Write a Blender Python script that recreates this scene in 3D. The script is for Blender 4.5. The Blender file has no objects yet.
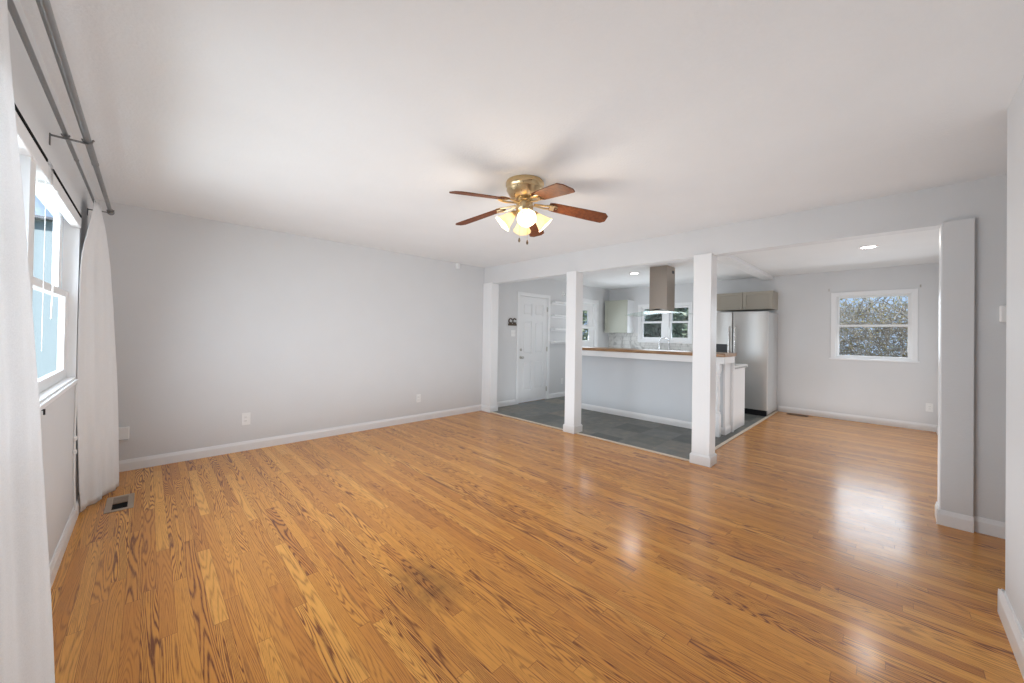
import bpy, bmesh, math, random
from mathutils import Vector, Matrix
from math import sin, cos, pi, radians, exp

scene = bpy.context.scene
COL = scene.collection
random.seed(11)

# ------------------------------------------------------------------ camera
F_PX, PCY = 372.86, 330.75
YAW, PITCH, ROLL, CAM_H = 0.7974, 0.0088, 0.0161, 1.3081
fw = Vector((cos(YAW) * cos(PITCH), sin(YAW) * cos(PITCH), sin(PITCH)))
r0 = Vector((sin(YAW), -cos(YAW), 0))
u0 = r0.cross(fw)
right = cos(ROLL) * r0 + sin(ROLL) * u0
up = -sin(ROLL) * r0 + cos(ROLL) * u0
cam_data = bpy.data.cameras.new('camera')
cam_data.sensor_fit = 'HORIZONTAL'
cam_data.sensor_width = 36.0
cam_data.lens = 36.0 * F_PX / 1024
cam_data.shift_y = -(341.5 - PCY) / 1024
cam_data.clip_start = 0.02
cam = bpy.data.objects.new('camera', cam_data)
COL.objects.link(cam)
m = Matrix.Identity(4)
for i in range(3):
    m[i][0], m[i][1], m[i][2] = right[i], up[i], -fw[i]
m[0][3], m[1][3], m[2][3] = 0, 0, CAM_H
cam.matrix_world = m
scene.camera = cam

# ------------------------------------------------------------------ view / world / daylight
scene.view_settings.view_transform = 'Standard'
scene.view_settings.look = 'None'
scene.view_settings.gamma = 1.0
scene.view_settings.use_curve_mapping = False
scene.view_settings.exposure = 0.08
scene.cycles.max_bounces = 10
scene.cycles.diffuse_bounces = 6
scene.cycles.sample_clamp_indirect = 4.0
try:
    scene.cycles.use_denoising = True
    scene.cycles.denoiser = 'OPENIMAGEDENOISE'
except Exception:
    pass

world = bpy.data.worlds.new('sky')
scene.world = world
world.use_nodes = True
wn = world.node_tree.nodes
bg = wn['Background']
bg.inputs['Color'].default_value = (0.50, 0.71, 1.0, 1)
bg.inputs['Strength'].default_value = 0.95


def area(name, loc, rot, sx, sy, power, color=(1, 1, 1), spread=180):
    d = bpy.data.lights.new(name, 'AREA')
    d.shape = 'RECTANGLE'
    d.size, d.size_y = sx, sy
    d.energy = power
    d.color = color
    d.spread = radians(spread)
    o = bpy.data.objects.new(name, d)
    o.location = loc
    o.rotation_euler = rot
    COL.objects.link(o)
    return o


DAY = (0.82, 0.92, 1.0)
# daylight entering through the four windows (a lamp shines along its local -Z), tilted down like skylight
area('daylight_living_window', (-0.62, 2.5, 1.56), (0, radians(-75), 0), 1.1, 2.5, 85, DAY, 150)
area('daylight_dining_window', (8.10, 0.24, 1.51), (0, radians(70), 0), 0.95, 0.8, 9, DAY, 160)
area('daylight_kitchen_window', (8.10, 3.5, 1.6), (0, radians(70), 0), 0.75, 1.0, 8, DAY, 160)
area('daylight_side_window', (7.0, 4.88, 1.55), (radians(-70), 0, 0), 0.8, 1.0, 8, DAY, 160)
sun_d = bpy.data.lights.new('sun', 'SUN')
sun_d.energy = 5.0
sun_d.angle = radians(3)
sun_d.color = (1.0, 0.95, 0.87)
sun = bpy.data.objects.new('sun', sun_d)
sun.rotation_euler = Vector((0.0, 1.0, -0.75)).to_track_quat('-Z', 'Y').to_euler()
COL.objects.link(sun)
# added soft fill lamps, unseen, shining up to even out the ceilings
area('fill_living', (2.15, 2.1, 0.03), (radians(180), 0, 0), 3.4, 4.2, 44, DAY)
area('fill_dining', (6.2, 0.5, 0.03), (radians(180), 0, 0), 3.6, 1.7, 15, (0.90, 0.955, 1.0))
area('fill_kitchen', (6.95, 3.4, 1.0), (radians(180), 0, 0), 0.8, 2.4, 8, (0.95, 0.975, 1.0))
area('fill_entry', (4.9, 3.2, 0.03), (radians(180), 0, 0), 0.9, 3.0, 7, (0.90, 0.955, 1.0))

# ------------------------------------------------------------------ materials


def new_mat(name):
    mt = bpy.data.materials.new(name)
    mt.use_nodes = True
    nt = mt.node_tree
    b = nt.nodes['Principled BSDF']
    return mt, nt, b


def N(nt, t, **kw):
    n = nt.nodes.new(t)
    for k, v in kw.items():
        setattr(n, k, v)
    return n


def math_node(nt, op, a, b=None, c=None):
    n = N(nt, 'ShaderNodeMath', operation=op)
    for i, v in enumerate((a, b, c)):
        if v is None:
            continue
        if isinstance(v, (int, float)):
            n.inputs[i].default_value = v
        else:
            nt.links.new(v, n.inputs[i])
    return n.outputs[0]


def paint(name, col, rough=0.6, bump=0.0, scale=120, mottling=0.03, spec=0.4):
    mt, nt, b = new_mat(name)
    tc = N(nt, 'ShaderNodeTexCoord')
    nz = N(nt, 'ShaderNodeTexNoise')
    nz.inputs['Scale'].default_value = 3.0
    nz.inputs['Detail'].default_value = 4
    nt.links.new(tc.outputs['Object'], nz.inputs['Vector'])
    mr = N(nt, 'ShaderNodeMapRange')
    mr.inputs['To Min'].default_value = 1 - mottling
    mr.inputs['To Max'].default_value = 1 + mottling
    nt.links.new(nz.outputs['Fac'], mr.inputs['Value'])
    mx = N(nt, 'ShaderNodeVectorMath', operation='SCALE')
    mx.inputs[0].default_value = col
    nt.links.new(mr.outputs[0], mx.inputs['Scale'])
    nt.links.new(mx.outputs[0], b.inputs['Base Color'])
    b.inputs['Roughness'].default_value = rough
    b.inputs['Specular IOR Level'].default_value = spec
    if bump:
        n2 = N(nt, 'ShaderNodeTexNoise')
        n2.inputs['Scale'].default_value = scale
        n2.inputs['Detail'].default_value = 3
        nt.links.new(tc.outputs['Object'], n2.inputs['Vector'])
        bp = N(nt, 'ShaderNodeBump')
        bp.inputs['Strength'].default_value = bump
        bp.inputs['Distance'].default_value = 0.004
        nt.links.new(n2.outputs['Fac'], bp.inputs['Height'])
        nt.links.new(bp.outputs[0], b.inputs['Normal'])
    return mt


def metal(name, col, rough=0.3, brushed=None):
    mt, nt, b = new_mat(name)
    b.inputs['Base Color'].default_value = (*col, 1)
    b.inputs['Metallic'].default_value = 1.0
    b.inputs['Roughness'].default_value = rough
    tc = N(nt, 'ShaderNodeTexCoord')
    mp = N(nt, 'ShaderNodeMapping')
    mp.inputs['Scale'].default_value = brushed or (40, 40, 40)
    nt.links.new(tc.outputs['Object'], mp.inputs['Vector'])
    nz = N(nt, 'ShaderNodeTexNoise')
    nz.inputs['Scale'].default_value = 1.0
    nz.inputs['Detail'].default_value = 3
    nt.links.new(mp.outputs[0], nz.inputs['Vector'])
    mr = N(nt, 'ShaderNodeMapRange')
    mr.inputs['To Min'].default_value = max(0.02, rough - 0.07)
    mr.inputs['To Max'].default_value = rough + 0.1
    nt.links.new(nz.outputs['Fac'], mr.inputs['Value'])
    nt.links.new(mr.outputs[0], b.inputs['Roughness'])
    return mt


def glass(name, gloss=0.08, tint=(1, 1, 1), rough=0.0):
    mt = bpy.data.materials.new(name)
    mt.use_nodes = True
    nt = mt.node_tree
    nt.nodes.clear()
    out = N(nt, 'ShaderNodeOutputMaterial')
    tr = N(nt, 'ShaderNodeBsdfTransparent')
    tr.inputs['Color'].default_value = (*tint, 1)
    gl = N(nt, 'ShaderNodeBsdfGlossy')
    gl.inputs['Roughness'].default_value = rough
    mx = N(nt, 'ShaderNodeMixShader')
    mx.inputs[0].default_value = gloss
    nt.links.new(tr.outputs[0], mx.inputs[1])
    nt.links.new(gl.outputs[0], mx.inputs[2])
    nt.links.new(mx.outputs[0], out.inputs[0])
    return mt


def emit(name, col, strength):
    mt, nt, b = new_mat(name)
    b.inputs['Base Color'].default_value = (*col, 1)
    b.inputs['Emission Color'].default_value = (*col, 1)
    b.inputs['Emission Strength'].default_value = strength
    return mt


def ramp(nt, fac, stops):
    r = N(nt, 'ShaderNodeValToRGB')
    cr = r.color_ramp
    while len(cr.elements) < len(stops):
        cr.elements.new(0.5)
    for e, (p, c) in zip(cr.elements, stops):
        e.position = p
        e.color = (*c, 1)
    nt.links.new(fac, r.inputs['Fac'])
    return r.outputs['Color']


def oak_floor():
    mt, nt, b = new_mat('oak_strip_floor')
    L = nt.links
    tc = N(nt, 'ShaderNodeTexCoord')
    sp = N(nt, 'ShaderNodeSeparateXYZ')
    L.new(tc.outputs['Object'], sp.inputs[0])
    X, Y = sp.outputs[0], sp.outputs[1]
    W = 0.0572
    xr = math_node(nt, 'DIVIDE', X, W)
    row = math_node(nt, 'FLOOR', xr)
    wrow = N(nt, 'ShaderNodeTexWhiteNoise', noise_dimensions='1D')
    L.new(row, wrow.inputs['W'])
    ln = math_node(nt, 'MULTIPLY_ADD', wrow.outputs['Value'], 0.7, 0.75)
    off = math_node(nt, 'MULTIPLY', wrow.outputs['Value'], 37.3)
    yr = math_node(nt, 'DIVIDE', math_node(nt, 'ADD', Y, off), ln)
    col = math_node(nt, 'FLOOR', yr)
    cv = N(nt, 'ShaderNodeCombineXYZ')
    L.new(row, cv.inputs[0])
    L.new(col, cv.inputs[1])
    wc = N(nt, 'ShaderNodeTexWhiteNoise', noise_dimensions='2D')
    L.new(cv.outputs[0], wc.inputs['Vector'])
    rnd = wc.outputs['Value']
    sc = N(nt, 'ShaderNodeSeparateColor')
    L.new(wc.outputs['Color'], sc.inputs[0])
    rnd2, rnd3 = sc.outputs[1], sc.outputs[2]
    # cathedral grain: contour lines of a stretched noise, shifted per board
    gv = N(nt, 'ShaderNodeCombineXYZ')
    L.new(math_node(nt, 'MULTIPLY', X, 17.0), gv.inputs[0])
    L.new(math_node(nt, 'MULTIPLY', Y, 0.85), gv.inputs[1])
    L.new(math_node(nt, 'MULTIPLY', rnd, 90.0), gv.inputs[2])
    n1 = N(nt, 'ShaderNodeTexNoise')
    n1.inputs['Scale'].default_value = 1.0
    n1.inputs['Detail'].default_value = 1.2
    n1.inputs['Roughness'].default_value = 0.35
    L.new(gv.outputs[0], n1.inputs['Vector'])
    dens = math_node(nt, 'MULTIPLY_ADD', rnd2, 120.0, 95.0)
    ph = math_node(nt, 'MULTIPLY', n1.outputs['Fac'], dens)
    s = math_node(nt, 'SINE', ph)
    s01 = math_node(nt, 'MULTIPLY_ADD', s, 0.5, 0.5)
    lines = math_node(nt, 'POWER', s01, 2.6)
    # pores / fibre
    fv = N(nt, 'ShaderNodeCombineXYZ')
    L.new(math_node(nt, 'MULTIPLY', X, 420.0), fv.inputs[0])
    L.new(math_node(nt, 'MULTIPLY', Y, 16.0), fv.inputs[1])
    L.new(math_node(nt, 'MULTIPLY', rnd, 50.0), fv.inputs[2])
    n2 = N(nt, 'ShaderNodeTexNoise')
    n2.inputs['Scale'].default_value = 1.0
    n2.inputs['Detail'].default_value = 3
    L.new(fv.outputs[0], n2.inputs['Vector'])
    fib = N(nt, 'ShaderNodeMapRange')
    fib.inputs['From Min'].default_value = 0.35
    fib.inputs['From Max'].default_value = 0.75
    L.new(n2.outputs['Fac'], fib.inputs['Value'])
    tone = ramp(nt, rnd, [(0.0, (0.57, 0.222, 0.032)), (0.3, (0.64, 0.268, 0.039)),
                          (0.62, (0.71, 0.310, 0.047)), (0.86, (0.78, 0.37, 0.066)), (1.0, (0.59, 0.235, 0.034))])
    dark = N(nt, 'ShaderNodeMix', data_type='RGBA', blend_type='MULTIPLY')
    dark.inputs['B'].default_value = (0.25, 0.15, 0.09, 1)
    L.new(tone, dark.inputs['A'])
    amt = math_node(nt, 'MULTIPLY', lines, math_node(nt, 'MULTIPLY_ADD', math_node(nt, 'MULTIPLY', rnd3, rnd3), 1.1, 0.40))
    amt = math_node(nt, 'MULTIPLY', amt, math_node(nt, 'MULTIPLY_ADD', fib.outputs[0], 0.75, 0.5))
    amt = math_node(nt, 'MINIMUM', math_node(nt, 'ADD', amt, math_node(nt, 'MULTIPLY', fib.outputs[0], 0.20)), 1.0)
    L.new(amt, dark.inputs['Factor'])
    # board joints
    fx = math_node(nt, 'FRACT', xr)
    ex = math_node(nt, 'MINIMUM', fx, math_node(nt, 'SUBTRACT', 1.0, fx))
    jx = math_node(nt, 'LESS_THAN', ex, 0.016)
    fy = math_node(nt, 'FRACT', yr)
    ey = math_node(nt, 'MULTIPLY', math_node(nt, 'MINIMUM', fy, math_node(nt, 'SUBTRACT', 1.0, fy)), ln)
    jy = math_node(nt, 'LESS_THAN', ey, 0.0012)
    jt = math_node(nt, 'MAXIMUM', jx, jy)
    joint = N(nt, 'ShaderNodeMix', data_type='RGBA', blend_type='MULTIPLY')
    joint.inputs['B'].default_value = (0.45, 0.36, 0.28, 1)
    L.new(math_node(nt, 'MULTIPLY', jt, 0.75), joint.inputs['Factor'])
    L.new(dark.outputs['Result'], joint.inputs['A'])
    # old water stains (their own shape), around (1.06, 1.65)
    dx = math_node(nt, 'MULTIPLY', math_node(nt, 'SUBTRACT', X, 1.06), 6.0)
    dy = math_node(nt, 'MULTIPLY', math_node(nt, 'SUBTRACT', Y, 1.70), 3.4)
    d2 = math_node(nt, 'ADD', math_node(nt, 'MULTIPLY', dx, dx), math_node(nt, 'MULTIPLY', dy, dy))
    fall = math_node(nt, 'SUBTRACT', 1.0, math_node(nt, 'MINIMUM', d2, 1.0))
    n3 = N(nt, 'ShaderNodeTexNoise')
    n3.inputs['Scale'].default_value = 14.0
    n3.inputs['Detail'].default_value = 2
    L.new(tc.outputs['Object'], n3.inputs['Vector'])
    st = math_node(nt, 'MULTIPLY', fall, n3.outputs['Fac'])
    st = math_node(nt, 'MINIMUM', math_node(nt, 'MULTIPLY', st, 1.15), 1.0)
    stain = N(nt, 'ShaderNodeMix', data_type='RGBA', blend_type='MULTIPLY')
    stain.inputs['B'].default_value = (0.34, 0.33, 0.30, 1)
    L.new(st, stain.inputs['Factor'])
    L.new(joint.outputs['Result'], stain.inputs['A'])
    L.new(stain.outputs['Result'], b.inputs['Base Color'])
    b.inputs['Roughness'].default_value = 0.5
    b.inputs['Specular IOR Level'].default_value = 0.15
    b.inputs['Coat Weight'].default_value = 0.8
    b.inputs['Coat IOR'].default_value = 1.5
    # worn varnish: roughness varies a little
    n4 = N(nt, 'ShaderNodeTexNoise')
    n4.inputs['Scale'].default_value = 5.0
    n4.inputs['Detail'].default_value = 3
    L.new(tc.outputs['Object'], n4.inputs['Vector'])
    cr = N(nt, 'ShaderNodeMapRange')
    cr.inputs['To Min'].default_value = 0.12
    cr.inputs['To Max'].default_value = 0.27
    L.new(n4.outputs['Fac'], cr.inputs['Value'])
    L.new(cr.outputs[0], b.inputs['Coat Roughness'])
    bp = N(nt, 'ShaderNodeBump')
    bp.inputs['Strength'].default_value = 0.25
    bp.inputs['Distance'].default_value = 0.001
    h = math_node(nt, 'SUBTRACT', math_node(nt, 'MULTIPLY', rnd3, 0.5), jt)
    L.new(h, bp.inputs['Height'])
    L.new(bp.outputs[0], b.inputs['Normal'])
    L.new(bp.outputs[0], b.inputs['Coat Normal'])
    return mt


def slate_tile():
    mt, nt, b = new_mat('slate_tile')
    L = nt.links
    tc = N(nt, 'ShaderNodeTexCoord')
    sp = N(nt, 'ShaderNodeSeparateXYZ')
    L.new(tc.outputs['Object'], sp.inputs[0])
    T = 0.405
    rx = math_node(nt, 'DIVIDE', math_node(nt, 'ADD', sp.outputs[0], 0.12), T)
    ry = math_node(nt, 'DIVIDE', math_node(nt, 'ADD', sp.outputs[1], 0.06), T)
    cv = N(nt, 'ShaderNodeCombineXYZ')
    L.new(math_node(nt, 'FLOOR', rx), cv.inputs[0])
    L.new(math_node(nt, 'FLOOR', ry), cv.inputs[1])
    wc = N(nt, 'ShaderNodeTexWhiteNoise', noise_dimensions='2D')
    L.new(cv.outputs[0], wc.inputs['Vector'])
    tone = ramp(nt, wc.outputs['Value'], [(0, (0.085, 0.090, 0.086)), (0.3, (0.125, 0.130, 0.118)),
                                          (0.55, (0.175, 0.175, 0.155)), (0.8, (0.145, 0.155, 0.150)), (1, (0.235, 0.200, 0.155))])
    nz = N(nt, 'ShaderNodeTexNoise')
    nz.inputs['Scale'].default_value = 9
    nz.inputs['Detail'].default_value = 6
    L.new(tc.outputs['Object'], nz.inputs['Vector'])
    tint = ramp(nt, nz.outputs['Fac'], [(0.3, (0.72, 0.76, 0.78)), (0.55, (1.0, 1.0, 1.0)), (0.75, (1.35, 1.22, 1.02))])
    mx = N(nt, 'ShaderNodeMix', data_type='RGBA', blend_type='MULTIPLY')
    mx.inputs['Factor'].default_value = 1
    L.new(tone, mx.inputs['A'])
    L.new(tint, mx.inputs['B'])
    fx = math_node(nt, 'FRACT', rx)
    fy = math_node(nt, 'FRACT', ry)
    ex = math_node(nt, 'MINIMUM', fx, math_node(nt, 'SUBTRACT', 1.0, fx))
    ey = math_node(nt, 'MINIMUM', fy, math_node(nt, 'SUBTRACT', 1.0, fy))
    g = math_node(nt, 'LESS_THAN', math_node(nt, 'MINIMUM', ex, ey), 0.009)
    gm = N(nt, 'ShaderNodeMix', data_type='RGBA')
    gm.inputs['B'].default_value = (0.13, 0.13, 0.125, 1)
    L.new(g, gm.inputs['Factor'])
    L.new(mx.outputs['Result'], gm.inputs['A'])
    L.new(gm.outputs['Result'], b.inputs['Base Color'])
    b.inputs['Roughness'].default_value = 0.45
    bp = N(nt, 'ShaderNodeBump')
    bp.inputs['Strength'].default_value = 0.35
    bp.inputs['Distance'].default_value = 0.004
    L.new(math_node(nt, 'SUBTRACT', nz.outputs['Fac'], g), bp.inputs['Height'])
    L.new(bp.outputs[0], b.inputs['Normal'])
    return mt


def marble_tile():
    mt, nt, b = new_mat('marble_backsplash')
    L = nt.links
    tc = N(nt, 'ShaderNodeTexCoord')
    nz = N(nt, 'ShaderNodeTexNoise')
    nz.inputs['Scale'].default_value = 6
    nz.inputs['Detail'].default_value = 7
    nz.inputs['Distortion'].default_value = 1.4
    L.new(tc.outputs['Object'], nz.inputs['Vector'])
    c = ramp(nt, nz.outputs['Fac'], [(0.36, (0.45, 0.44, 0.43)), (0.47, (0.66, 0.65, 0.63)), (0.62, (0.72, 0.71, 0.69))])
    br = N(nt, 'ShaderNodeTexBrick')
    br.inputs['Scale'].default_value = 1.0
    br.inputs['Brick Width'].default_value = 0.2
    br.inputs['Row Height'].default_value = 0.1
    br.inputs['Mortar Size'].default_value = 0.003
    br.inputs['Mortar'].default_value = (0.5, 0.49, 0.48, 1)
    mp = N(nt, 'ShaderNodeMapping')
    mp.inputs['Rotation'].default_value = (radians(90), 0, radians(90))
    L.new(tc.outputs['Object'], mp.inputs['Vector'])
    sp = N(nt, 'ShaderNodeSeparateXYZ')
    L.new(tc.outputs['Object'], sp.inputs[0])
    cv = N(nt, 'ShaderNodeCombineXYZ')
    L.new(math_node(nt, 'ADD', sp.outputs[0], sp.outputs[1]), cv.inputs[0])
    L.new(sp.outputs[2], cv.inputs[1])
    L.new(cv.outputs[0], br.inputs['Vector'])
    L.new(c, br.inputs['Color1'])
    L.new(c, br.inputs['Color2'])
    L.new(br.outputs['Color'], b.inputs['Base Color'])
    b.inputs['Roughness'].default_value = 0.3
    return mt


def wood(name, c1, c2, scale=(6, 60, 60), rough=0.4, coat=0.0):
    mt, nt, b = new_mat(name)
    L = nt.links
    tc = N(nt, 'ShaderNodeTexCoord')
    mp = N(nt, 'ShaderNodeMapping')
    mp.inputs['Scale'].default_value = scale
    L.new(tc.outputs['Object'], mp.inputs['Vector'])
    nz = N(nt, 'ShaderNodeTexNoise')
    nz.inputs['Scale'].default_value = 1
    nz.inputs['Detail'].default_value = 4
    L.new(mp.outputs[0], nz.inputs['Vector'])
    L.new(ramp(nt, nz.outputs['Fac'], [(0.35, c1), (0.65, c2)]), b.inputs['Base Color'])
    b.inputs['Roughness'].default_value = rough
    b.inputs['Coat Weight'].default_value = coat
    return mt


def foliage(name, stops, scale=3.0, rough=0.7):
    mt, nt, b = new_mat(name)
    L = nt.links
    tc = N(nt, 'ShaderNodeTexCoord')
    nz = N(nt, 'ShaderNodeTexNoise')
    nz.inputs['Scale'].default_value = scale
    nz.inputs['Detail'].default_value = 4
    L.new(tc.outputs['Object'], nz.inputs['Vector'])
    L.new(ramp(nt, nz.outputs['Fac'], stops), b.inputs['Base Color'])
    b.inputs['Roughness'].default_value = rough
    return mt


def curtain_mat(name):
    mt = bpy.data.materials.new(name)
    mt.use_nodes = True
    nt = mt.node_tree
    nt.nodes.clear()
    out = N(nt, 'ShaderNodeOutputMaterial')
    d = N(nt, 'ShaderNodeBsdfDiffuse')
    t = N(nt, 'ShaderNodeBsdfTranslucent')
    tc = N(nt, 'ShaderNodeTexCoord')
    mp = N(nt, 'ShaderNodeMapping')
    mp.inputs['Scale'].default_value = (300, 300, 300)
    nt.links.new(tc.outputs['Object'], mp.inputs['Vector'])
    wv = N(nt, 'ShaderNodeTexNoise')
    wv.inputs['Scale'].default_value = 1
    nt.links.new(mp.outputs[0], wv.inputs['Vector'])
    c = ramp(nt, wv.outputs['Fac'], [(0.3, (0.84, 0.84, 0.845)), (0.7, (0.91, 0.91, 0.915))])
    nt.links.new(c, d.inputs['Color'])
    nt.links.new(c, t.inputs['Color'])
    mx = N(nt, 'ShaderNodeMixShader')
    mx.inputs[0].default_value = 0.16
    nt.links.new(d.outputs[0], mx.inputs[1])
    nt.links.new(t.outputs[0], mx.inputs[2])
    nt.links.new(mx.outputs[0], out.inputs[0])
    return mt


def shade_glass(name):
    mt, nt, b = new_mat(name)
    b.inputs['Base Color'].default_value = (0.93, 0.86, 0.70, 1)
    b.inputs['Roughness'].default_value = 0.35
    b.inputs['Transmission Weight'].default_value = 0.0
    b.inputs['Subsurface Weight'].default_value = 0.0
    out = nt.nodes['Material Output']
    t = N(nt, 'ShaderNodeBsdfTranslucent')
    t.inputs['Color'].default_value = (1.0, 0.90, 0.68, 1)
    mx = N(nt, 'ShaderNodeMixShader')
    mx.inputs[0].default_value = 0.5
    nt.links.new(b.outputs[0], mx.inputs[1])
    nt.links.new(t.outputs[0], mx.inputs[2])
    nt.links.new(mx.outputs[0], out.inputs['Surface'])
    return mt


WALL = paint('grey_wall_paint', (0.685, 0.69, 0.70), 0.55, bump=0.22, scale=90)
WALL_B = paint('soft_blue_grey_paint', (0.60, 0.625, 0.655), 0.55, bump=0.12, scale=90)
CEIL = paint('white_textured_ceiling', (0.77, 0.775, 0.78), 0.8, bump=0.5, scale=70)
TRIM = paint('white_trim_paint', (0.83, 0.835, 0.845), 0.35, mottling=0.012)
DOORP = paint('white_door_paint', (0.81, 0.815, 0.825), 0.35, mottling=0.012)
VINYL = paint('white_window_vinyl', (0.86, 0.865, 0.87), 0.3, mottling=0.01)
PLATE = paint('white_plastic', (0.85, 0.85, 0.845), 0.35, mottling=0.01)
SAGE = paint('sage_grey_cabinet_paint', (0.40, 0.405, 0.345), 0.4, mottling=0.02)
TAUPE = paint('taupe_cabinet_paint', (0.37, 0.335, 0.28), 0.45, mottling=0.03)
COUNTER = paint('white_counter', (0.80, 0.795, 0.78), 0.25, mottling=0.04)
BLACK = paint('black_plastic', (0.018, 0.018, 0.021), 0.3, mottling=0.05)
DARKGAP = paint('dark_matte', (0.015, 0.015, 0.015), 0.9, spec=0.05)
SLOT = paint('outlet_slot_grey', (0.25, 0.25, 0.25), 0.5)
NICKEL = metal('brushed_nickel', (0.55, 0.53, 0.50), 0.28)
PEWTER = metal('dark_pewter_rod', (0.26, 0.255, 0.25), 0.32)
BRASS = metal('antique_brass', (0.66, 0.50, 0.29), 0.28)
STEEL = metal('brushed_stainless', (0.66, 0.655, 0.64), 0.24, (3, 3, 220))
STEEL_V = metal('vertical_brushed_stainless', (0.66, 0.65, 0.635), 0.42, (160, 160, 2))
_nt = STEEL_V.node_tree
_tg = N(_nt, 'ShaderNodeTangent', direction_type='RADIAL', axis='Z')
_b = _nt.nodes['Principled BSDF']
_nt.links.new(_tg.outputs[0], _b.inputs['Tangent'])
_b.inputs['Anisotropic'].default_value = 0.9
_b.inputs['Anisotropic Rotation'].default_value = 0.25
HOODST = metal('warm_stainless', (0.42, 0.36, 0.31), 0.35, (90, 90, 4))
GREYSIDE = paint('grey_appliance_side', (0.46, 0.46, 0.455), 0.4)
CHROME = metal('chrome', (0.75, 0.75, 0.76), 0.1)
OAK = oak_floor()
SLATE = slate_tile()
MARBLE = marble_tile()
BUTCHER = wood('butcher_block', (0.20, 0.095, 0.04), (0.38, 0.22, 0.105), (40, 6, 40), 0.35)
THRESH = wood('pale_wood_threshold', (0.62, 0.52, 0.42), (0.74, 0.65, 0.54), (30, 4, 30), 0.4)
BLADE = wood('cherry_blade', (0.10, 0.028, 0.009), (0.18, 0.055, 0.017), (40, 40, 40), 0.6, 0.0)
BLADE.node_tree.nodes['Principled BSDF'].inputs['Specular IOR Level'].default_value = 0.2
BLADE_TOP = wood('light_oak_blade', (0.45, 0.26, 0.11), (0.60, 0.38, 0.18), (40, 40, 40), 0.35, 0.3)
PLAQUE = wood('dark_brown_wood', (0.05, 0.032, 0.018), (0.11, 0.07, 0.04), (30, 30, 30), 0.5)
CURTAIN = curtain_mat('white_curtain_cloth')
GLASS = glass('window_glass', 0.06)
HOODGLASS = glass('hood_glass', 0.22, (0.90, 0.95, 0.93))
CLEAR = glass('clear_plastic', 0.3, (0.95, 0.95, 0.95), 0.1)
SHADE = shade_glass('frosted_amber_glass')
BULB = emit('lit_bulb', (1.0, 0.88, 0.66), 14.0)
LED = emit('lit_led_disc', (1.0, 0.97, 0.92), 9.0)
VENTM = metal('tan_metal_register', (0.50, 0.42, 0.34), 0.45)
GRASS = foliage('grass', [(0.3, (0.05, 0.07, 0.02)), (0.7, (0.14, 0.15, 0.05))], 8)
TWIG = foliage('bare_twigs', [(0.3, (0.22, 0.19, 0.15)), (0.6, (0.58, 0.52, 0.43))], 4)
LEAF_Y = foliage('ochre_leaves', [(0.3, (0.20, 0.24, 0.09)), (0.5, (0.50, 0.42, 0.13)), (0.7, (0.55, 0.48, 0.24))], 3)
LEAF_G = foliage('dark_green_leaves', [(0.3, (0.16, 0.23, 0.15)), (0.55, (0.34, 0.42, 0.29)), (0.75, (0.55, 0.58, 0.48))], 3)
SIDING = paint('pale_blue_siding', (0.36, 0.47, 0.54), 0.6)
ROOFM = paint('grey_shingles', (0.16, 0.16, 0.17), 0.8)

# ------------------------------------------------------------------ mesh helpers


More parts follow.
